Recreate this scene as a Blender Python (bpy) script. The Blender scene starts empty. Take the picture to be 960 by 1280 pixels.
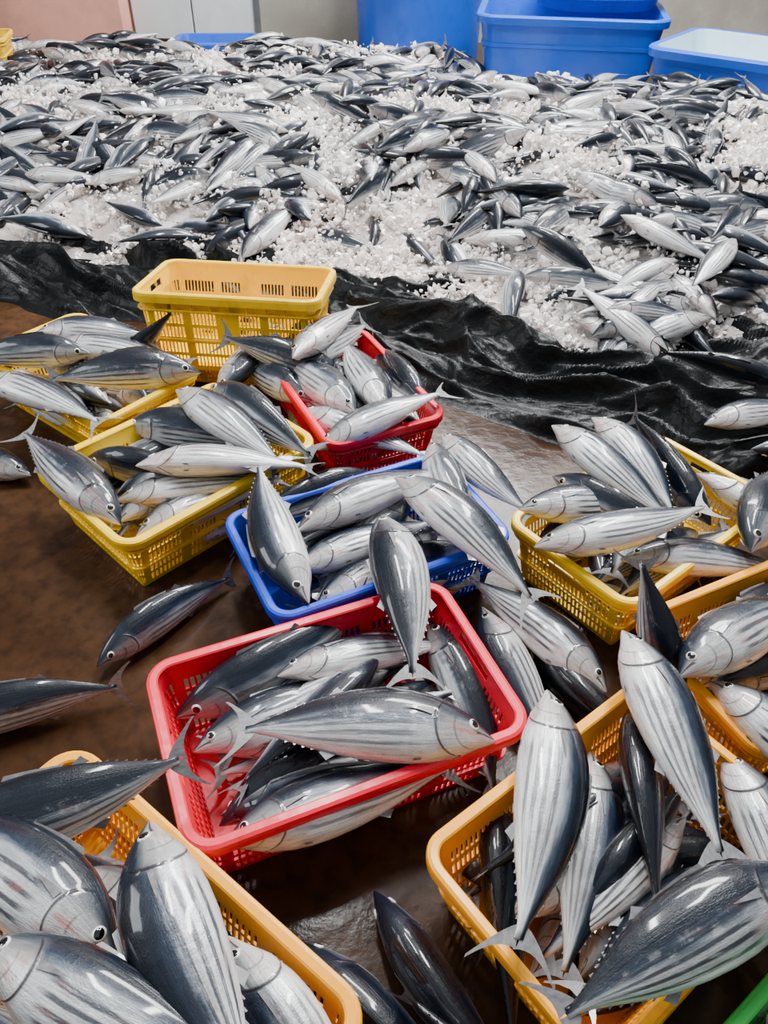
import bpy, bmesh, numpy as np, math, random
from mathutils import Vector, Matrix, Quaternion
random.seed(7); rng=np.random.default_rng(11)
SC=bpy.context.scene; COL=SC.collection

# ------------------------------------------------------------------ helpers
def link(ob,parent=None):
    COL.objects.link(ob)
    if parent: ob.parent=parent
    return ob
def mesh_from(name,V,F,mats=(),fm=None,smooth=True,attrs=None):
    """V (n,3) array, F list of index lists or (m,k) array"""
    me=bpy.data.meshes.new(name)
    V=np.asarray(V,dtype=np.float32)
    if isinstance(F,np.ndarray):
        k=F.shape[1]; li=F.astype(np.int32).ravel(); ls=np.arange(0,len(li),k,dtype=np.int32); lt=np.full(len(F),k,np.int32)
    else:
        lt=np.array([len(f) for f in F],np.int32); li=np.array([i for f in F for i in f],np.int32)
        ls=np.concatenate([[0],np.cumsum(lt)[:-1]]).astype(np.int32)
    me.vertices.add(len(V)); me.vertices.foreach_set('co',V.ravel())
    me.loops.add(len(li)); me.loops.foreach_set('vertex_index',li)
    me.polygons.add(len(lt)); me.polygons.foreach_set('loop_start',ls)
    try: me.polygons.foreach_set('loop_total',lt)
    except Exception: pass
    for m in mats: me.materials.append(m)
    if fm is not None: me.polygons.foreach_set('material_index',np.asarray(fm,np.int32))
    me.polygons.foreach_set('use_smooth',np.full(len(lt),bool(smooth)))
    if attrs:
        for an,arr in attrs.items():
            a=me.attributes.new(an,'FLOAT_VECTOR','POINT'); a.data.foreach_set('vector',np.asarray(arr,np.float32).ravel())
    me.update(calc_edges=True); me.validate()
    return me
_tab=rng.random((256,256))
def vnoise(x,y):
    x=np.asarray(x,float);y=np.asarray(y,float)
    xi=np.floor(x).astype(int);yi=np.floor(y).astype(int);fx=x-xi;fy=y-yi
    fx=fx*fx*(3-2*fx);fy=fy*fy*(3-2*fy)
    g=lambda a,b:_tab[a%256,b%256]
    return (g(xi,yi)*(1-fx)+g(xi+1,yi)*fx)*(1-fy)+(g(xi,yi+1)*(1-fx)+g(xi+1,yi+1)*fx)*fy
def fbm(x,y,o=4,g=.5):
    s=0;a=1;t=0
    for i in range(o):
        s=s+a*vnoise(x*2**i+17.3*i,y*2**i+9.1*i);t+=a;a*=g
    return s/t
def sstep(a,b,x):
    t=np.clip((x-a)/(b-a),0,1);return t*t*(3-2*t)

# ------------------------------------------------------------------ materials
class NT:
    def __init__(s,name):
        s.m=bpy.data.materials.new(name);s.m.use_nodes=True;s.t=s.m.node_tree;s.b=s.t.nodes['Principled BSDF']
    def n(s,typ,**k):
        n=s.t.nodes.new(typ)
        for a,v in k.items(): setattr(n,a,v)
        return n
    def l(s,a,b): s.t.links.new(a,b)
    def put(s,sock,v):
        if isinstance(v,bpy.types.NodeSocket): s.l(v,sock)
        else: sock.default_value=v
    def math(s,op,a,b=None,c=None,clamp=False):
        n=s.n('ShaderNodeMath',operation=op,use_clamp=clamp)
        s.put(n.inputs[0],a)
        if b is not None: s.put(n.inputs[1],b)
        if c is not None: s.put(n.inputs[2],c)
        return n.outputs[0]
    def ss(s,v,a,b,c=0.,d=1.):
        n=s.n('ShaderNodeMapRange',interpolation_type='SMOOTHSTEP')
        s.put(n.inputs[0],v);n.inputs[1].default_value=a;n.inputs[2].default_value=b;n.inputs[3].default_value=c;n.inputs[4].default_value=d
        return n.outputs[0]
    def ramp(s,v,els):
        n=s.n('ShaderNodeValToRGB');s.put(n.inputs[0],v);e=n.color_ramp.elements
        while len(e)<len(els): e.new(.5)
        for i,(p,c) in enumerate(els): e[i].position=p;e[i].color=(*c,1)
        return n.outputs[0]
    def mix(s,f,a,b,bt='MIX'):
        n=s.n('ShaderNodeMix',data_type='RGBA',blend_type=bt)
        s.put(n.inputs[0],f)
        for i,v in ((6,a),(7,b)):
            if isinstance(v,bpy.types.NodeSocket): s.l(v,n.inputs[i])
            else: n.inputs[i].default_value=(*v,1)
        return n.outputs[2]
    def noise(s,vec,scale,detail=4,rough=.55):
        n=s.n('ShaderNodeTexNoise');n.inputs['Scale'].default_value=scale;n.inputs['Detail'].default_value=detail;n.inputs['Roughness'].default_value=rough
        if vec is not None: s.l(vec,n.inputs['Vector'])
        return n.outputs['Fac']
    def bump(s,h,st,dist=.01):
        n=s.n('ShaderNodeBump');n.inputs['Strength'].default_value=st;n.inputs['Distance'].default_value=dist;s.l(h,n.inputs['Height'])
        s.l(n.outputs[0],s.b.inputs['Normal'])
    def set(s,**k):
        for a,v in k.items(): s.put(s.b.inputs[a.replace('_',' ')],v if not (isinstance(v,tuple) and len(v)==3) else (*v,1))
        return s.m

def fish_material():
    T=NT('tuna_skin')
    a=T.n('ShaderNodeAttribute',attribute_name='fco');sp=T.n('ShaderNodeSeparateXYZ');T.l(a.outputs['Vector'],sp.inputs[0])
    x,p=sp.outputs[0],sp.outputs[1]
    r=T.n('ShaderNodeAttribute',attribute_name='frnd');rs=T.n('ShaderNodeSeparateXYZ');T.l(r.outputs['Vector'],rs.inputs[0])
    r1,r2,r3=rs.outputs
    def co(sx,spp):
        c=T.n('ShaderNodeCombineXYZ');T.l(T.math('MULTIPLY_ADD',x,sx,T.math('MULTIPLY',r1,37.)),c.inputs[0]);T.l(T.math('MULTIPLY',p,spp),c.inputs[1]);T.l(T.math('MULTIPLY',r2,53.),c.inputs[2]);return c.outputs[0]
    nl=T.noise(co(3,5),1.6,5)            # large blotches
    ns=T.noise(co(4,18),2.0,3)         # streaks along the body
    nf=T.noise(co(60,40),2.0,3)         # fine
    nb=T.noise(co(14,4),1.5,3)           # cross bars
    nm=T.noise(co(16,12),1.6,5,.7)      # scuffs
    pj=T.math('ADD',p,T.math('MULTIPLY_ADD',nl,.24,-.12))
    pj=T.math('ADD',pj,T.math('MULTIPLY_ADD',r3,.16,-.10))
    base=T.ramp(pj,[(0,(.001,.002,.005)),(.33,(.002,.005,.012)),(.41,(.015,.024,.042)),(.465,(.11,.13,.155)),(.53,(.44,.455,.47)),(.75,(.78,.78,.775)),(1,(.90,.88,.86))])
    head=T.ss(x,.26,.2)
    hcol=T.ramp(pj,[(0,(.003,.006,.012)),(.28,(.008,.013,.024)),(.38,(.08,.09,.10)),(.52,(.38,.37,.36)),(.8,(.70,.66,.64)),(1,(.74,.66,.63))])
    base=T.mix(head,base,hcol)
    belly=T.ss(p,.42,.52)
    base=T.mix(T.math('MULTIPLY',T.ss(ns,.50,.68,0,.35),belly),base,(.20,.22,.24))
    base=T.mix(T.math('MULTIPLY',T.ss(nl,.48,.66,0,.40),belly),base,(.20,.20,.21))
    base=T.mix(T.math('MULTIPLY',T.ss(nb,.55,.7,0,.20),belly),base,(.97,.97,.97))
    base=T.mix(T.math('MULTIPLY',T.ss(nm,.55,.72,0,.40),belly),base,(.16,.165,.18))
    base=T.mix(T.math('MULTIPLY',T.ss(nm,.44,.32,0,.30),belly),base,(.95,.94,.93))
    base=T.mix(T.math('MULTIPLY',T.ss(ns,.54,.68,0,.4),T.ss(p,.40,.2)),base,(.018,.028,.048))
    ps=T.math('ADD',p,T.math('MULTIPLY_ADD',nl,.04,-.02))
    ps=T.math('SUBTRACT',ps,T.math('MULTIPLY',T.math('SUBTRACT',x,.5),.08))
    fr=T.math('FRACT',T.math('DIVIDE',T.math('SUBTRACT',ps,.46),.092))
    st=T.ss(T.math('ABSOLUTE',T.math('SUBTRACT',fr,.5)),.31,.13)
    st=T.math('MULTIPLY',st,T.ss(p,.44,.47));st=T.math('MULTIPLY',st,T.ss(p,.86,.81))
    st=T.math('MULTIPLY',st,T.ss(x,.28,.36));st=T.math('MULTIPLY',st,T.ss(x,.93,.72,.25,1.))
    st=T.math('MULTIPLY',st,T.ss(ns,.34,.48,.45,1.));st=T.math('MULTIPLY',st,T.math('MULTIPLY_ADD',r2,.35,.62))
    base=T.mix(st,base,(.016,.021,.034))
    pk=T.math('MULTIPLY',T.ss(T.noise(co(6,7),1.3,3),.53,.68),T.ss(p,.38,.6));
    pk=T.math('MULTIPLY',pk,T.ss(x,.5,.15,.12,.55))
    base=T.mix(pk,base,(.50,.13,.11))
    q=T.math('SUBTRACT',p,.56);xg=T.math('MULTIPLY_ADD',T.math('MULTIPLY',q,q),-.55,.247)
    g=T.ss(T.math('ABSOLUTE',T.math('SUBTRACT',x,xg)),.0085,.001);g=T.math('MULTIPLY',g,T.ss(p,.22,.32))
    base=T.mix(T.math('MULTIPLY',g,.9),base,(.02,.012,.014))
    xg2=T.math('SUBTRACT',xg,.075);g2=T.ss(T.math('ABSOLUTE',T.math('SUBTRACT',x,xg2)),.007,.001);g2=T.math('MULTIPLY',g2,T.ss(p,.4,.5))
    base=T.mix(T.math('MULTIPLY',g2,.55),base,(.05,.05,.055))
    pm=T.math('MULTIPLY_ADD',x,.9,.50);m=T.ss(T.math('ABSOLUTE',T.math('SUBTRACT',p,pm)),.05,.015);m=T.math('MULTIPLY',m,T.ss(x,.088,.075))
    base=T.mix(T.math('MULTIPLY',m,.9),base,(.02,.018,.02))
    T.set(Base_Color=base,Metallic=T.ss(p,.35,.55,0,.22),Roughness=T.ss(nf,.3,.7,.26,.44),Coat_Weight=.7,Coat_Roughness=.09)
    T.l(T.ss(p,.30,.55,.22,.5),T.b.inputs['Specular IOR Level'])
    hgt=T.math('ADD',T.math('MULTIPLY',nf,.30),T.math('ADD',T.math('MULTIPLY',ns,.5),T.math('MULTIPLY',nb,.6)))
    hgt=T.math('SUBTRACT',hgt,T.math('MULTIPLY',g,1.2));hgt=T.math('SUBTRACT',hgt,T.math('MULTIPLY',m,1.2))
    T.bump(hgt,.36,.006)
    return T.m
M_FISH=fish_material()
T=NT('tuna_fin');M_FIN=T.set(Base_Color=(.13,.135,.15),Roughness=.35,Coat_Weight=.4)
T.l(T.mix(T.noise(None,30,3),(.035,.038,.046),(.30,.29,.29)),T.b.inputs['Base Color'])
T=NT('tuna_eye_ring');M_EYE=T.set(Base_Color=(.80,.77,.70),Roughness=.15,Coat_Weight=1.)
T=NT('tuna_pupil');M_PUP=T.set(Base_Color=(.002,.002,.003),Roughness=.06,Coat_Weight=1.)
FM=[M_FISH,M_FIN,M_EYE,M_PUP]

def plastic(name,c,dirt=(.12,.07,.03),dm=.35,rough=.38):
    T=NT(name);tc=T.n('ShaderNodeTexCoord').outputs['Object']
    n=T.noise(tc,9,6,.65);n2=T.noise(tc,70,3)
    col=T.mix(T.ss(n,.5,.75,0,dm),c,dirt);col=T.mix(T.ss(n2,.6,.75,0,.10),col,tuple(min(1,v*1.2+.08) for v in c))
    T.set(Base_Color=col,Roughness=T.ss(n2,.3,.7,rough-.1,rough+.12),Coat_Weight=.2,Coat_Roughness=.15)
    T.b.inputs['Specular IOR Level'].default_value=.35
    T.bump(n2,.15,.002);return T.m
M_YEL=plastic('yellow_plastic',(1.0,.62,.0))
M_ORG=plastic('amber_plastic',(1.0,.40,.0))
M_RED=plastic('red_plastic',(.80,.002,.032),(.22,.01,.02),.35)
M_BLU=plastic('blue_plastic',(.002,.05,.58),(.01,.03,.15),.4)
M_GRN=plastic('green_plastic',(.04,.45,.06))
M_TUB=plastic('blue_tub_plastic',(.003,.09,.58),(.01,.05,.25),.3,.45)
M_TUBIN=plastic('pale_tub_lining',(.55,.76,.85),(.3,.4,.45),.3,.5)

# ------------------------------------------------------------------ fish geometry
PX=[0,.008,.025,.06,.11,.17,.25,.33,.42,.52,.62,.72,.80,.87,.92,.95,.975]
PH=[.002,.009,.020,.041,.068,.094,.117,.128,.130,.123,.108,.084,.058,.035,.020,.0155,.016]
PW=[.001,.007,.016,.033,.052,.070,.085,.091,.090,.082,.067,.047,.031,.021,.018,.012,.004]
def prof(x,tab):
    return np.interp(x,_xs,_cache[tab])
_xs=np.linspace(0,.975,600);_cache={}
for nm,tb in(('h',PH),('w',PW)):
    y=np.interp(_xs,PX,tb);k=np.hanning(31);k/=k.sum()
    yp=np.pad(y,15,mode='edge');ys=np.convolve(yp,k,'valid');w=sstep(.0,.05,_xs);_cache[nm]=y*(1-w)+ys*w
def fish_base(nr,ns,lod=0):
    V=[];F=[];fm=[];A=[]
    t=np.linspace(0,1,nr)
    xs=.975*(t**1.25)
    if lod==0:
        xs=np.sort(np.concatenate([xs,[.205,.215,.225,.232,.24,.246,.252,.258]]));nr=len(xs)
    for x in xs:
        h=prof(x,'h');w=prof(x,'w')
        for j in range(ns):
            ph=2*math.pi*j/ns
            p=ph/math.pi if ph<=math.pi else 2-ph/math.pi
            sy=math.sin(ph);cz=math.cos(ph)
            hh=h*(1.0 if cz>0 else .98)
            ww=w*(1-.10*max(0,cz)**2)
            k=1.0
            if lod==0:
                xg=.247-.55*(p-.56)**2
                d=x-xg
                if p>.2: k+= .055*math.exp(-(d/.045)**2)*(1 if d<0 else math.exp(-(d/.006)))*min(1,(p-.2)/.2)
                if x<.085: k-= .12*math.exp(-((p-(.5+.9*x))/.05)**2)*(1-x/.085)
            zc=-.010*math.exp(-(x/.05)**2)
            V.append((x,ww*sy*k,hh*cz*k+zc));A.append((x,p,0))
    for i in range(nr-1):
        for j in range(ns):
            a=i*ns+j;b=i*ns+(j+1)%ns
            F.append((a,b,b+ns,a+ns));fm.append(0)
    F.append(tuple(range(ns-1,-1,-1)));fm.append(0)
    F.append(tuple((nr-1)*ns+j for j in range(ns)));fm.append(0)
    def sheet(pts_a,pts_b,mat=1):
        o=len(V)
        for q in pts_a: V.append(q);A.append((q[0],.25,0))
        for q in pts_b: V.append(q);A.append((q[0],.25,0))
        n=len(pts_a)
        for i in range(n-1): F.append((o+i,o+i+1,o+n+i+1,o+n+i));fm.append(mat)
    n=7 if lod==0 else 4
    for s in(1,-1):
        u=np.linspace(0,1,n)
        lead=[(.930+.130*q**1.3, .0015*math.sin(3*q), s*(.011+.126*q)) for q in u]
        trail=[(1.004+.067*q**1.7-.020*math.sin(q*math.pi)*.6,0, s*(.137*q)) for q in u]
        sheet(lead,trail)
    if lod<=1:
        h=lambda x:float(prof(x,'h'))
        u=np.linspace(0,1,8)
        sheet([(.33+.22*q,0,h(.33+.22*q)-.004) for q in u],[(.345+.22*q,.004,h(.33+.22*q)+.012*(1-q)**1.6+.003) for q in u])
        for s,x0 in((1,.585),(-1,.61)):
            u=np.linspace(0,1,5)
            sheet([(x0+.05*q,0,s*(h(x0+.05*q)-.004)) for q in u],[(x0+.045+.03*q,.0,s*(h(x0+.05*q)+.018*(1-q)**1.5+.001)) for q in u])
            for k in range(7):
                xa=x0+.085+k*.034
                if xa>.93: break
                sheet([(xa,0,s*(h(xa)-.003)),(xa+.010,0,s*(h(xa+.010)-.003))],[(xa+.020,0,s*(h(xa)+.001)),(xa+.021,0,s*(h(xa+.02)+.001))])
        for s in(1,-1):
            u=np.linspace(0,1,5)
            def srf(x,p,off):
                ph=math.pi*p;return (x,s*(float(prof(x,'w'))*math.sin(ph)+off),h(x)*math.cos(ph))
            sheet([srf(.252+.115*q,.43+.02*q,.004+.003*q) for q in u],[srf(.258+.105*q,.50-.045*q,.004+.003*q) for q in u])
            sheet([srf(.29+.06*q,.93,.004) for q in u[:3]],[srf(.30+.06*q,.97,.006) for q in u[:3]])
            if lod==0:
                ex,ep,er=.090,.44,.0215
                c=np.array(srf(ex,ep,-.003));ph=math.pi*ep
                nrm=np.array((-.38,s*math.sin(ph)*1.0,math.cos(ph)*.8));nrm/=np.linalg.norm(nrm)
                t1=np.cross(nrm,(0,0,1));t1/=np.linalg.norm(t1);t2=np.cross(nrm,t1)
                o=len(V);K=16;R=6
                for i in range(R+1):
                    th=i/R*math.pi/2
                    for j in range(K):
                        a=2*math.pi*j/K
                        q=c+er*(math.sin(th)*(math.cos(a)*t1+math.sin(a)*t2))+nrm*(er*.5*math.cos(th))
                        V.append(tuple(q));A.append((ex,ep,0))
                for i in range(R):
                    for j in range(K):
                        f=(o+i*K+j,o+i*K+(j+1)%K,o+(i+1)*K+(j+1)%K,o+(i+1)*K+j)
                        F.append(f if s>0 else f[::-1]);fm.append(3 if i<3 else 2)
    return np.array(V,float),F,np.array(fm),np.array(A,float)
FB0=fish_base(44,32,0)
FB1=fish_base(22,16,1)
FB2=fish_base(14,10,2)

def place_fish(base,head,tail,roll,girth=1.0,droop=.012,rnd=None,side=0.):
    V,F,fm,A=base
    head=np.array(head,float);tail=np.array(tail,float)
    a=head-tail;L=np.linalg.norm(a);a/=L
    up=np.array((0,0,1.));up=up-a*np.dot(up,a);n_=np.linalg.norm(up)
    up=up/n_ if n_>1e-3 else np.array((0,1.,0))
    left=np.cross(up,a);r=math.radians(roll)
    d=math.cos(r)*up+math.sin(r)*left
    y=np.cross(d,-a)
    M=np.stack([-a,y,d],1)
    X=V.copy()
    gm=np.where(X[:,0]<.93,girth,1.0);X[:,1]*=gm;X[:,2]*=gm
    q=(X[:,0]-.45)
    W=(X*L)@M.T+head
    W+= -np.outer(q*q*4*droop, (0,0,1.)) + np.outer(q*q*4*side*L,left)
    if rnd is None: rnd=rng.random(3)
    return W,F,fm,A,np.tile(rnd,(len(W),1))
def fish_object(name,head,tail,roll,parent=None,**k):
    W,F,fm,A,R=place_fish(FB0,head,tail,roll,**k)
    c=(np.array(head)+np.array(tail))/2
    me=mesh_from(name,W-c,F,FM,fm,True,{'fco':A,'frnd':R})
    ob=bpy.data.objects.new(name,me);ob.location=c;return link(ob,parent)
def fish_mass(name,items,base,parent=None):
    Vs=[];ms=[];As=[];Rs=[];o=0
    V,F,fm,A=base
    lt=np.array([len(f) for f in F],np.int32);li=np.array([i for f in F for i in f],np.int64)
    LI=[];LT=[]
    for it in items:
        W,_,_,_,R=place_fish(base,*it[0],**it[1])
        Vs.append(W);LI.append(li+o);LT.append(lt);ms.append(fm);As.append(A);Rs.append(R);o+=len(W)
    Vs=np.concatenate(Vs);li=np.concatenate(LI).astype(np.int32);lt=np.concatenate(LT)
    me=bpy.data.meshes.new(name);me.vertices.add(len(Vs));me.vertices.foreach_set('co',Vs.astype(np.float32).ravel())
    me.loops.add(len(li));me.loops.foreach_set('vertex_index',li)
    ls=np.concatenate([[0],np.cumsum(lt)[:-1]]).astype(np.int32)
    me.polygons.add(len(lt));me.polygons.foreach_set('loop_start',ls)
    for m in FM: me.materials.append(m)
    me.polygons.foreach_set('material_index',np.concatenate(ms).astype(np.int32))
    me.polygons.foreach_set('use_smooth',np.ones(len(lt),bool))
    for an,arr in(('fco',As),('frnd',Rs)):
        a=me.attributes.new(an,'FLOAT_VECTOR','POINT');a.data.foreach_set('vector',np.concatenate(arr).astype(np.float32).ravel())
    me.update(calc_edges=True)
    return link(bpy.data.objects.new(name,me),parent)

# ------------------------------------------------------------------ crate
CH=.21
def perimeter(L,W,r,pitch,arcn):
    hx,hy=L/2,W/2;out=[]
    sides=[((hx-r,-hy),(-hx+r,-hy),(0,-1),'L'),((-hx,-hy+r),(-hx,hy-r),(-1,0),'S'),((-hx+r,hy),(hx-r,hy),(0,1),'L'),((hx,hy-r),(hx,-hy+r),(1,0),'S')]
    for k,(a,b,n,kd) in enumerate(sides):
        a=np.array(a);b=np.array(b);ln=np.linalg.norm(b-a);m=int(round(ln/pitch))
        for i in range(m):
            f0=i/m;out.append((*(a+(b-a)*f0),*n,kd,(i+.65/2)/m,'slot'))
            f1=(i+.62)/m;out.append((*(a+(b-a)*f1),*n,kd,(i+.8)/m,'bar'))
        nn=sides[(k+1)%4][2];c=b-np.array(n)*r
        a0=math.atan2(n[1],n[0]);a1=math.atan2(nn[1],nn[0])
        da=(a1-a0+math.pi)%(2*math.pi)-math.pi
        for i in range(arcn):
            t=a0+da*i/arcn;nx,ny=math.cos(t),math.sin(t)
            out.append((c[0]+nx*r,c[1]+ny*r,nx,ny,'C',0,'slot' if i%2==1 and i<arcn-1 else 'bar'))
    return out
def crate_mesh(name,mat):
    bm=bmesh.new();L,W=.616,.380
    P=perimeter(L,W,.042,.0128,8);n=len(P)
    Z=[0,.014,.040,.049,.077,.092,.120,.129,.158,.170,.190,CH-.008]
    ins=lambda z:.034*(1-z/CH)
    R=[[bm.verts.new((x-nx*ins(z),y-ny*ins(z),z)) for (x,y,nx,ny,*_) in P] for z in Z]
    for k in range(len(Z)-1):
        for i in range(n):
            x,y,nx,ny,kd,f,tp=P[i];j=(i+1)%n
            hole=tp=='slot' and k in(1,3,5,7)
            if kd=='L':
                if abs(f-.5)<.07 and k in(5,7): hole=False
                if min(abs(f-.25),abs(f-.75),f,1-f)<.022: hole=False
            if kd=='S':
                if abs(f-.5)<.19 and k==9: hole=True
                if abs(f-.5)<.19 and k==7: hole=False
                if min(f,1-f)<.03: hole=False
            if hole: continue
            bm.faces.new((R[k][i],R[k][j],R[k+1][j],R[k+1][i]))
    bmesh.ops.recalc_face_normals(bm,faces=bm.faces)
    bmesh.ops.solidify(bm,geom=bm.faces[:],thickness=.0042)
    def sweep(prof_):
        rings=[[bm.verts.new((x+nx*o,y+ny*o,z)) for (o,z) in prof_] for (x,y,nx,ny,*_) in P]
        m=len(prof_)
        for i in range(n):
            j=(i+1)%n
            for a in range(m):
                b=(a+1)%m;bm.faces.new((rings[i][a],rings[i][b],rings[j][b],rings[j][a]))
    h=CH
    sweep([(-.006,h-.012),(-.007,h-.003),(-.004,h),(.008,h+.001),(.014,h-.002),(.016,h-.008),(.016,h-.024),(.0135,h-.025),(.0125,h-.008),(.002,h-.007),(.001,h-.013)])
    sweep([(-.010,.168),(.004,.168),(.006,.165),(.004,.162),(-.010,.162)])
    sweep([(-.024,.088),(-.012,.088),(-.0115,.083),(-.024,.083)])
    def ringface(z,extra=0):
        vs=[bm.verts.new((x-nx*(.034+extra),y-ny*(.034+extra),z)) for (x,y,nx,ny,*_) in P];return vs
    a=ringface(.002);b=ringface(.007)
    bm.faces.new(a[::-1]);bm.faces.new(b)
    for (x,y,nx,ny,kd,f,tp) in P[::10]:
        if kd=='C':continue
        tx,ty=-ny,nx
        vs=[]
        for s in(-.0016,.0016):
            for (o,z) in((-.002,CH-.01),(.0135,CH-.01),(.0125,CH-.026),(.001,.165)):
                vs.append(bm.verts.new((x+nx*o+tx*s,y+ny*o+ty*s,z)))
        bm.faces.new(vs[:4]);bm.faces.new(vs[4:][::-1])
        for q in range(4): bm.faces.new((vs[q],vs[(q+1)%4],vs[4+(q+1)%4],vs[4+q]))
    bmesh.ops.recalc_face_normals(bm,faces=bm.faces)
    me=bpy.data.meshes.new(name);bm.to_mesh(me);bm.free();me.materials.append(mat)
    return me
CM={'yellow':crate_mesh('yellow_crate_mesh',M_YEL),'red':crate_mesh('red_crate_mesh',M_RED)}
for k,m in(('blue',M_BLU),('green',M_GRN),('amber',M_ORG)):
    q=CM['yellow'].copy();q.materials.clear();q.materials.append(m);CM[k]=q
CR={}
def crate(key,color,cx,cy,ang,L=.64,W=.41,z=0.0,tilt=0.,hs=1.):
    nm={'amber':'yellow'}.get(color,color)+'_fish_crate'
    ob=bpy.data.objects.new(nm,CM[color]);ob.location=(cx,cy,z)
    ob.rotation_mode='XYZ';ob.rotation_euler=(tilt,0,math.radians(ang));ob.scale=(L/.648,W/.412,hs)
    link(ob);CR[key]=(cx,cy,ang,L,W,z);return ob
crate('R','red',-.103,.990,22.8,.715,.465)
crate('K','red',-.121,2.235,116.1,.64,.405)
crate('B','blue',-.045,1.520,26.4,.66,.42)
crate('Y','yellow',-.596,1.832,46.1,.67,.50)
crate('P','amber',.435,.683,38,.62,.44)
crate('M','yellow',.696,1.598,39,.65,.42)
crate('N','amber',.950,1.172,26,.66,.42)
crate('Q','amber',-.445,.468,-38,.77,.46)
crate('L','yellow',-1.01,2.345,142,.70,.42)
crate('G','green',.697,.275,37,.62,.41)
crate('S','yellow',-.53,2.70,-6,.62,.41,0,0,.55)
crate('S1','yellow',-.53,2.62,-6,.66,.40,.080,-.12,1.38)

for key in 'RKBYPMNQLG':
    cx,cy,ang,L,W,z=CR[key];a=math.radians(ang);items=[]
    ca,sa=math.cos(a),math.sin(a)
    for lay,zz in enumerate((.05,.07,.105,.145,.165)):
        nk=(5,4,5,4,1)[lay]
        for k in range(nk):
            ly=(-.5+(k+.5)/nk)*(W-.11)+random.uniform(-.015,.015)
            lx=random.uniform(-.07,.07)
            th=a+random.uniform(-.2,.2)+(math.pi if random.random()<.5 else 0)
            if lay==1: th+=random.choice((-1,1))*.55;lx=random.choice((-1,1))*.07;ly*=.4
            if lay==4: th+=random.choice((-1,1))*random.uniform(.2,.4);ly*=.5
            c=np.array((cx+lx*ca-ly*sa,cy+lx*sa+ly*ca,zz+random.uniform(-.01,.01)))
            dv=np.array((math.cos(th),math.sin(th),random.uniform(-.10,.10)))*random.uniform(.19,.215)
            items.append(((c+dv,c-dv,random.choice((-1,1))*random.choice((20,50,75,90,100))),{}))
    ob=fish_mass('skipjack_tuna_layer',items,FB1)

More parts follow.
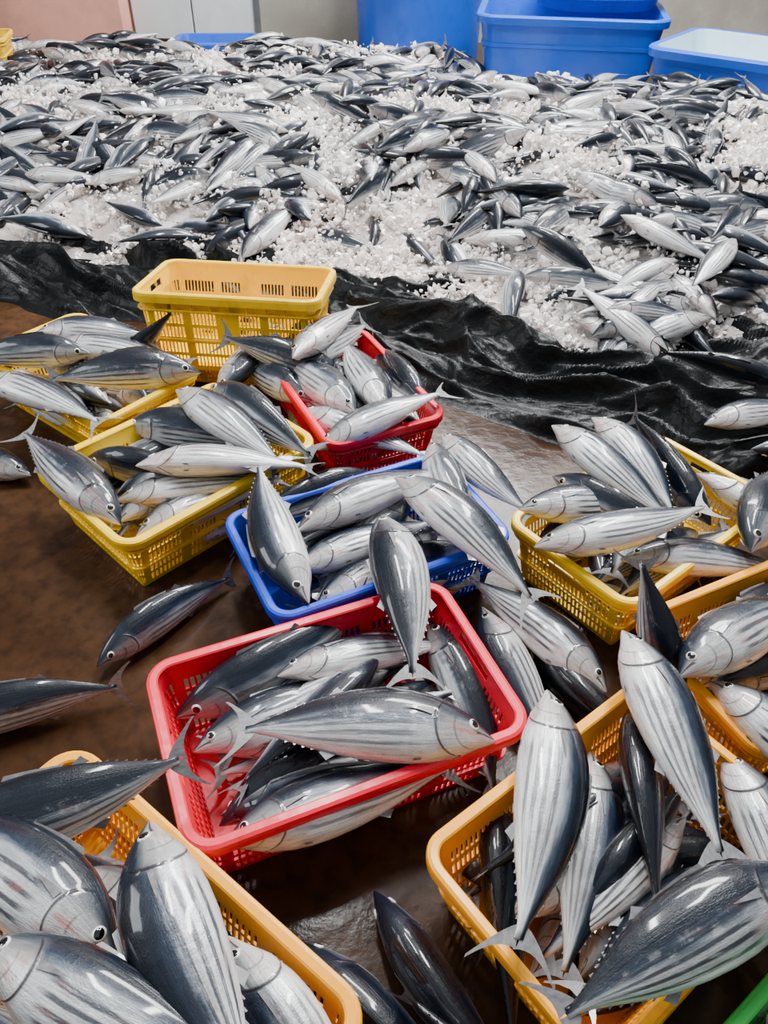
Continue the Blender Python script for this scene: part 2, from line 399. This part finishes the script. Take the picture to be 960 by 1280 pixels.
H='''R1 224 904 .22 -281 908 .25 85 h 1.12
R2 -295 704 .16 142 884 .14 -85 h 1.08
R3 -383 888 .17 -51 1098 .12 -75
R4 -453 971 .13 -13 1271 .17 -22
R5 -234 1069 .19 125 1216 .12 -105
R6 3 1513 .28 87 1001 .27 88
R7 128 1283 .13 213 998 .10 -60
R8 -311 751 .12 -65 975 .10 -15
B1 -194 1234 .22 -366 1701 .27 -85
B2 -248 1476 .24 192 1793 .22 -90
B3 -229 1373 .20 140 1595 .18 -92
B4 41 1650 .30 373 1266 .24 -85 h 1.05
B5 157 1902 .24 373 1562 .22 -75
B6 -166 1280 .17 169 1532 .16 -85
B7 -24 1806 .17 -314 1611 .17 10
B8 123 1889 .22 224 1465 .20 -60
Y1 -671 1517 .21 -1066 1883 .27 75
Y2 -642 2081 .28 -287 1760 .24 -80
Yb -551 2134 .26 -209 1787 .24 -35
Y3 -688 1742 .25 -201 1748 .25 -110
Y4 -801 2010 .20 -433 1930 .20 -30
Y5 -878 1846 .19 -525 1755 .17 0
Y6 -738 1662 .18 -409 1751 .18 -95
Y7 -671 1554 .16 -391 1764 .15 -85
L1 -599 2231 .26 -1083 2201 .25 35
L2 -1325 2219 .24 -821 1985 .22 -95
L3 -972 2322 .27 -1415 2319 .25 20
L4 -1205 2463 .27 -798 2479 .25 -60
L5 -1157 2417 .24 -656 2368 .22 -95
L6 -850 2436 .22 -725 2501 .33 20 t
K1 -316 2224 .29 -95 2719 .25 -105
K2 -281 2286 .24 -58 2638 .22 -60
K3 -83 2028 .23 -366 2435 .20 60
K4 7 2016 .23 -152 2516 .22 90
K5 -69 1969 .22 186 2110 .27 -95 t
K6 -270 2115 .18 22 1972 .16 -90
K7 -354 2353 .24 -541 2388 .30 30 t
K8 -548 2205 .18 -460 2433 .20 80
K9 -240 2162 .18 -476 2403 .17 30
K0 131 2143 .18 -62 2551 .17 20
M1 482 1872 .30 697 1574 .26 -82
M2 620 1923 .30 771 1542 .26 -80
M3 369 1388 .26 821 1493 .30 -90
M4 359 1581 .22 642 1645 .20 -70
M5 467 1733 .22 672 1547 .20 -20
M6 596 1440 .20 903 1435 .18 -85
M7 858 1364 .27 1178 1851 .20 -60
M8 858 1549 .20 778 1831 .24 0
M9 899 1797 .18 1130 1625 .15 -95
N1 605 1103 .22 547 1204 .42 20 t
N2 608 1015 .27 985 1271 .25 -88 h 1.12
N3 698 1039 .22 830 841 .22 -75
N4 803 1114 .25 1120 1341 .22 -85
P1 518 1102 .30 586 627 .27 -90
P2 363 988 .27 234 457 .27 -98 h 1.05
P3 512 974 .21 468 562 .22 30
P4 448 899 .15 323 476 .15 -95
P5 688 597 .30 253 385 .30 72 h 1.02
P6 697 888 .20 724 560 .18 -80
P7 234 852 .12 225 492 .08 30
Q1 -703 636 .30 -342 749 .34 -50 t 1.05
Q2 -385 607 .40 -160 230 .42 84 h 1.15
Q3 -370 440 .34 -780 690 .34 85 h 1.1
Q4 -550 425 .42 -140 250 .42 -88 h 1.1
Q5 -244 525 .22 -98 334 .20 90
F1 -699 1196 .06 -423 1516 .05 -20
F2 -995 1014 .06 -614 1135 .07 -30 t
F3 -1102 1939 .05 -1482 2061 .05 60
F4 -24 653 .06 187 370 .06 10
F5 -150 572 .06 84 370 .06 20
F6 215 304 .08 53 473 .14 0 t
G1 523 1100 .10 306 1352 .12 82
G2 240 1332 .12 331 1072 .07 90
G3 349 1268 .06 480 1081 .06 20
T1 1010 2080 .17 1400 2180 .17 -80
T2 1120 1960 .16 1500 1900 .17 60
T3 1380 2300 .17 1050 2480 .18 -30'''
for l in H.split('\n'):
    s=l.split();v=[float(q) for q in s[1:8]]
    h=np.array((v[0]/1000,v[1]/1000,v[2]));t=np.array((v[3]/1000,v[4]/1000,v[5]));keep=s[8] if len(s)>8 else 'h'
    g=float(s[9]) if len(s)>9 else 1.0
    d=np.linalg.norm(h-t);a=(h-t)/d
    if d<.40:
        if keep=='t':
            h=t+a*.45
            if h[2]<.05: h[2]=.06
        else: t=h-a*.45
    elif d>.51:
        m=(h+t)/2;h=m+a*.25;t=m-a*.25
    fish_object('skipjack_tuna',h,t,v[6],girth=g*random.uniform(.98,1.08),droop=random.uniform(.004,.02),side=random.uniform(-.05,.05))

# ------------------------------------------------------------------ ice mound
EX=[-6,-3,-1.83,-1.19,-.11,.26,.67,1.10,1.54,2.4,5];EY=[3.7,3.62,3.56,3.44,3.26,3.04,2.68,2.72,2.80,2.7,2.6]
BX=[-6,0.5,.75,1.5,1.8,2.4,5];BY=[7.5,7.4,6.5,6.3,5.7,4.8,4.1]
def ye(x): return np.interp(x,EX,EY)+.12*(vnoise(x*2.3+5,x*0+3)-.5)*2
def yb(x): return np.interp(x,BX,BY)
def pile_h(x,y,fine=True):
    e=(y-ye(x));b=(yb(x)+.25-y)
    base=.30*sstep(-.05,1.3,e)*(1-.66*sstep(4.4,6.6,y))+.07*sstep(-.02,.16,e)
    base*=sstep(-.25,.35,b)
    base+= .14*(fbm(x*1.3+3,y*1.3,3)-.5)*sstep(.1,.8,e)
    if fine: base+= (.10*(fbm(x*5,y*5,4,.65)-.5)+.020*(np.abs(fbm(x*23,y*23,3,.6)*2-1))+.008*(vnoise(x*67,y*67)-.5))*sstep(-.02,.1,e)
    return base-.03*(e<-.02)-.06*(b<-.2)
def icy(x,y):
    n=fbm(x*1.9+2.1+.35*y,y*1.5+7.7,3,.6)
    thr=.54
    n=n+.24*np.exp(-((y-(ye(x)+.5))/.45)**2)*np.exp(-((x-.35)/.6)**2)
    n=n+.20*np.exp(-((y-4.05)/.35)**2)*np.exp(-((x+1.65)/.35)**2)
    n=n+.12*np.exp(-((y-(ye(x)+.2))/.2)**2)
    return n>thr
gx=np.arange(-5.2,4.4,.016);gy=np.arange(2.5,7.8,.016)
X,Y=np.meshgrid(gx,gy);Z=pile_h(X,Y)
nx,ny=len(gx),len(gy)
idx=np.arange(nx*ny).reshape(ny,nx)
F=np.stack([idx[:-1,:-1],idx[:-1,1:],idx[1:,1:],idx[1:,:-1]],-1).reshape(-1,4)
keep=(Z[:-1,:-1].ravel()>-.02)|(Z[1:,1:].ravel()>-.02)
T=NT('crushed_ice');tc=T.n('ShaderNodeTexCoord').outputs['Object']
n1=T.noise(tc,1.8,5);n2=T.noise(tc,30,6,.75);n3=T.noise(tc,150,3,.7)
c=T.ramp(n1,[(.3,(.93,.91,.90)),(.48,(.92,.84,.79)),(.66,(.82,.66,.57))])
c=T.mix(T.ss(n3,.38,.6,.25,0),c,(.52,.43,.39))  # crevice shade painted into the colour: lows of the fine bump noise darkened
T.set(Base_Color=c,Roughness=.22,Coat_Weight=.4)
T.bump(T.math('ADD',n2,T.math('MULTIPLY',n3,.7)),.8,.025);M_ICE=T.m
me=mesh_from('crushed_ice_mound',np.stack([X,Y,Z],-1).reshape(-1,3),F[keep],[M_ICE],None,True)
mound=link(bpy.data.objects.new('crushed_ice_mound',me))
bm=bmesh.new();bmesh.ops.create_icosphere(bm,subdivisions=1,radius=1);IV=np.array([v.co[:] for v in bm.verts]);IF=np.array([[v.index for v in f.verts] for f in bm.faces]);bm.free()
NC=190000
cy=2.6+4.8*rng.random(NC)**2.0;cx=rng.random(NC)*(.9*cy*.62*2+1.0)-(.9*cy*.62+.5)
e=cy-ye(cx);clump=fbm(cx*6,cy*6,2)
ok=(e>-.03)&(cy<yb(cx)+.1)&(clump+.25*rng.random(NC)>.53);cx=cx[ok];cy=cy[ok];n=len(cx)
sz=(.0022+.0115*rng.random(n)**4)*(1+.15*cy)
over=(fbm(cx*4+31,cy*4+12,2)>.55)*sstep(.1,.5,cy-ye(cx))
cz=pile_h(cx,cy)+sz*.2+.04*rng.random(n)**4+over*rng.random(n)*.075
q=rng.normal(size=(n,4));q/=np.linalg.norm(q,axis=1)[:,None];w,a,b,c_=q.T
Rm=np.stack([1-2*(b*b+c_*c_),2*(a*b-c_*w),2*(a*c_+b*w),2*(a*b+c_*w),1-2*(a*a+c_*c_),2*(b*c_-a*w),2*(a*c_-b*w),2*(b*c_+a*w),1-2*(a*a+b*b)],-1).reshape(n,3,3)
loc=IV[None]*(1+.7*(rng.random((n,12,1))-.5))*(.5+1.0*rng.random((n,1,3)))*sz[:,None,None]
Wv=np.einsum('nij,nkj->nki',Rm,loc)+np.stack([cx,cy,cz],-1)[:,None,:]
Fc=(IF[None]+(np.arange(n)*12)[:,None,None]).reshape(-1,3)
T=NT('ice_lump');tc=T.n('ShaderNodeTexCoord').outputs['Object'];n1=T.noise(tc,1.8,5);n2=T.noise(tc,60,3)
T.set(Base_Color=T.mix(T.ss(n2,.3,.7),T.ramp(n1,[(.3,(.92,.90,.89)),(.64,(.88,.75,.68))]),(.95,.92,.90)),Roughness=.2,Coat_Weight=.4);M_LUMP=T.m
me=mesh_from('crushed_ice_lumps',Wv.reshape(-1,3),Fc,[M_LUMP],None,False)
link(bpy.data.objects.new('crushed_ice_lumps',me),mound)

# ------------------------------------------------------------------ tuna pile on the ice
items=[];N=0;tries=0
near=[]
while N<2250 and tries<45000:
    tries+=1
    y=2.75+4.8*random.random()**1.05;hw=.60*y+.7;x=random.uniform(-hw,hw)
    e=y-float(ye(x))
    if e<.10 or y>float(yb(x))+.05: continue
    if bool(icy(x,y)) and random.random()<.93: continue
    base=float(vnoise(x*.9+40,y*.9+11))
    th=base*math.pi*2.2+random.gauss(0,.6)
    if random.random()<.3: th=random.gauss(0,.6)
    if random.random()<.5: th+=math.pi
    L=random.uniform(.34,.48)*(.93 if y>4 else 1)
    dx,dy=math.cos(th)*L/2,math.sin(th)*L/2
    if y+abs(dy)>float(yb(x))+.3: continue
    z0=float(pile_h(x+dx*.6,y+dy*.6,False));z1=float(pile_h(x-dx*.6,y-dy*.6,False))
    hc=.06*float(fbm(x*2.2+9,y*2.2+5,2)>.52)
    lift=random.choice((-.01,.01,.03,.05,.075))+hc*random.random();sl=random.gauss(0,.032)
    h=(x+dx,y+dy,max(.03,z0+lift+sl));t=(x-dx,y-dy,max(.03,z1+lift-sl))
    roll=random.choice((-1,1))*random.choice((0,30,55,75,85,95,105))
    it=((h,t,roll),dict(girth=random.uniform(.92,1.08),droop=random.uniform(0,.025),side=random.uniform(-.04,.04)))
    (near if y<4.3 else items).append(it);N+=1
fish_mass('skipjack_tuna_pile',items,FB2)
fish_mass('skipjack_tuna_pile_front',near,FB1)

# ------------------------------------------------------------------ black tarp
TX=[-5,-1.69,-.6,.34,1.18,2.6,4];TY=[3.5,3.19,2.85,2.30,1.80,1.2,.8]
gu=np.linspace(-4.5,3.6,760);gv=np.linspace(0,1,150)
U,Vv=np.meshgrid(gu,gv)
y0=np.interp(U,TX,TY)+.10*(vnoise(U*3,U*0+8)-.5)+.03*(vnoise(U*13,U*0+8)-.5);y1=ye(U)+.35
Yt=y0+(y1-y0)*Vv
wx=.30*(fbm(U*2+3,Yt*2,3)-.5)
along=U*.9-Yt*.25;acr=Yt+U*.42+wx
def ridge(sc,sa,o,pw):
    r=1-np.abs(2*fbm(along*sa+o,acr*sc,2,.5)-1);return np.clip((r-.66)/.34,0,1)**pw
Zt=.008+.085*ridge(4.2,1.1,4,1.6)+.050*ridge(9,2.3,9,1.6)+.016*ridge(20,6,19,1.2)
Zt=Zt*sstep(0,.10,Vv)+.008*fbm(U*14,Yt*14,3)+.06*np.exp(-((Yt-(ye(U)-.10))/.09)**2)
Zt*=sstep(-.02,.06,Vv)*.9+.1
idx=np.arange(U.size).reshape(U.shape)
F=np.stack([idx[:-1,:-1],idx[:-1,1:],idx[1:,1:],idx[1:,:-1]],-1).reshape(-1,4)
T=NT('black_plastic_sheet');tc=T.n('ShaderNodeTexCoord').outputs['Object'];n1=T.noise(tc,14,5,.6)
T.set(Base_Color=T.mix(T.ss(n1,.5,.8,0,.4),(.004,.0045,.005),(.022,.022,.022)),Roughness=.36);T.b.inputs['Specular IOR Level'].default_value=.17;T.bump(n1,.5,.02)
me=mesh_from('black_tarpaulin',np.stack([U,Yt,Zt],-1).reshape(-1,3),F,[T.m]);link(bpy.data.objects.new('black_tarpaulin',me))

# ------------------------------------------------------------------ floor and walls
def box(name,x0,x1,y0,y1,z0,z1,mat,parent=None,bev=0.):
    bm=bmesh.new();bmesh.ops.create_cube(bm,size=1)
    for v in bm.verts: v.co=Vector(((x0+x1)/2+v.co.x*(x1-x0),(y0+y1)/2+v.co.y*(y1-y0),(z0+z1)/2+v.co.z*(z1-z0)))
    if bev: bmesh.ops.bevel(bm,geom=bm.edges[:],offset=bev,segments=2,affect='EDGES')
    me=bpy.data.meshes.new(name);bm.to_mesh(me);bm.free();me.materials.append(mat);return link(bpy.data.objects.new(name,me),parent)
T=NT('wet_concrete_floor');tc=T.n('ShaderNodeTexCoord').outputs['Object'];n1=T.noise(tc,1.7,6,.6);n2=T.noise(tc,25,4)
T.set(Base_Color=T.mix(T.ss(n2,.4,.7,0,.5),T.ramp(n1,[(.3,(.018,.008,.004)),(.5,(.048,.021,.009)),(.7,(.09,.044,.020))]),(.012,.006,.004)),Roughness=T.ss(n1,.38,.6,.14,.30));T.b.inputs['Specular IOR Level'].default_value=.12;T.bump(n2,.25,.004)
box('floor',-6,6,-2,9.2,-.1,0,T.m)
def wallmat(name,c1,c2):
    T=NT(name);tc=T.n('ShaderNodeTexCoord').outputs['Object'];n1=T.noise(tc,1.5,7,.65)
    T.set(Base_Color=T.mix(T.ss(n1,.35,.65),c1,c2),Roughness=.8);T.bump(n1,.3,.02);return T.m
MW=wallmat('grey_beige_plaster',(.50,.47,.40),(.36,.34,.28));MP=wallmat('salmon_paint',(.98,.46,.35),(.72,.34,.26));MD=wallmat('white_door_paint',(.80,.86,.86),(.66,.72,.72));MB=wallmat('dark_seam',(.15,.16,.16),(.1,.1,.1))
box('wall_back',-6,6,8.95,9.15,0,3.4,MW)
box('wall_pillar',-6,-2.5,8.6,8.95,0,3.4,MP)
d=bpy.data.objects.new('door_1',None);link(d)
box('leaf_1',-2.47,-1.90,8.90,8.948,.02,2.4,MD,d,.006);box('leaf_2',-1.885,-1.29,8.90,8.948,.02,2.4,MD,d,.006)
box('frame_top',-2.5,-1.25,8.88,8.948,2.41,2.48,MB,d);box('frame_side',-1.285,-1.24,8.88,8.948,0,2.41,MB,d)

def tub(name,cx,cy,ang,L,W,Hh,r,taper=.06,mat=M_TUB,matin=M_TUB,z=0,th=.02,lip=.035,floor_z=.04):
    def ring(l,w,rr,n=10):
        out=[]
        for (sx,sy,a0) in((1,1,0),(-1,1,90),(-1,-1,180),(1,-1,270)):
            for i in range(n+1):
                a=math.radians(a0+90*i/n);out.append((sx*(l/2-rr)+rr*math.cos(a),sy*(w/2-rr)+rr*math.sin(a)))
        return out
    prof_=[(-taper*1.0,0.0,0),(-taper,.01,0),(-taper*.35,Hh*.62,0),(-taper*.35+.012,Hh*.63,0),(-taper*.33+.012,Hh*.67,0),(-taper*.3,Hh*.68,0),(0,Hh-.06,0),(lip,Hh-.055,0),(lip+.005,Hh-.01,0),(lip-.004,Hh,0),(-th+.004,Hh,0),(-th,Hh-.01,1),(-taper-th,floor_z,1)]
    V=[];F=[];fm=[]
    m=None
    for (o,z_,k) in prof_:
        rg=ring(L+2*o,W+2*o,max(.02,r+o));m=len(rg)
        V+= [(x,y,z_) for x,y in rg]
    for i in range(len(prof_)-1):
        for j in range(m):
            a=i*m+j;b=i*m+(j+1)%m;F.append((a,b,b+m,a+m));fm.append(prof_[i+1][2])
    F.append(tuple(range(m-1,-1,-1)));fm.append(0)
    F.append(tuple((len(prof_)-1)*m+j for j in range(m)));fm.append(1)
    me=mesh_from(name,V,F,[mat,matin],fm,True)
    ob=bpy.data.objects.new(name,me);ob.location=(cx,cy,z);ob.rotation_euler=(0,0,math.radians(ang))
    md=ob.modifiers.new('edge','EDGE_SPLIT');md.split_angle=math.radians(35)
    return link(ob)
tub('blue_round_tank',.28,8.25,0,1.18,1.18,1.25,.585,.05)
tub('blue_fish_tub',1.42,7.15,-9,1.34,.95,.56,.12,.07)
tub('blue_round_basin',1.62,7.25,0,1.0,.86,.14,.42,.05,M_TUB,M_TUBIN,.565,floor_z=.11)
tub('blue_insulated_tub',2.52,5.84,-38,1.35,.85,.52,.10,.07,M_TUB,M_TUBIN)
tub('blue_tray',-1.55,8.2,4,.70,.45,.15,.08,.04)
crate('yy','yellow',-3.12,6.65,10,.64,.41,.22)

# ------------------------------------------------------------------ light
w=bpy.data.worlds.new('daylight');SC.world=w;w.use_nodes=True;nt=w.node_tree;bg=nt.nodes['Background']
tcn=nt.nodes.new('ShaderNodeTexCoord');sx=nt.nodes.new('ShaderNodeSeparateXYZ');nt.links.new(tcn.outputs['Generated'],sx.inputs[0])
cr=nt.nodes.new('ShaderNodeValToRGB');nt.links.new(sx.outputs[2],cr.inputs[0])
cr.color_ramp.elements[0].position=.1;cr.color_ramp.elements[0].color=(.13,.13,.13,1);cr.color_ramp.elements[1].position=.9;cr.color_ramp.elements[1].color=(.86,.93,1.0,1)
nt.links.new(cr.outputs[0],bg.inputs[0]);bg.inputs[1].default_value=.58
def area(name,loc,tgt,sx_,sy_,pw,col=(1,1,1)):
    l=bpy.data.lights.new(name,'AREA');l.shape='RECTANGLE';l.size=sx_;l.size_y=sy_;l.energy=pw;l.color=col
    o=bpy.data.objects.new(name,l);o.location=loc;o.rotation_euler=(Vector(tgt)-Vector(loc)).to_track_quat('-Z','Y').to_euler();link(o)
area('highlight_strip',(-.6,3.4,4.4),(-.1,1.4,0),.32,1.8,215,(.98,.99,1))  # added strip lamp, no known skylight: draws streaky highlights along the wet fish
area('highlight_strip',(1.4,3.6,4.4),(.4,1.6,0),.32,1.8,215,(.98,.99,1))  # second added strip, for the same streaked highlights
area('open_doorway_light',(-4.5,1.5,2.6),(0,2.2,0),2.0,1.6,100,(.93,.97,1))
area('rear_skylight_panel',(1.5,6.8,4.6),(0.3,5.2,0),3.5,1.2,860,(1,1,1))

# ------------------------------------------------------------------ camera
cam=bpy.data.cameras.new('camera');co=bpy.data.objects.new('camera',cam);link(co)
cam.sensor_fit='VERTICAL';cam.sensor_height=36;cam.lens=27.66;cam.clip_start=.05
co.location=(0,0,1.571);co.rotation_mode='QUATERNION'
co.rotation_quaternion=(Matrix.Rotation(math.radians(49.18),3,'X')@Matrix.Rotation(math.radians(.44),3,'Z')).to_quaternion()
SC.camera=co
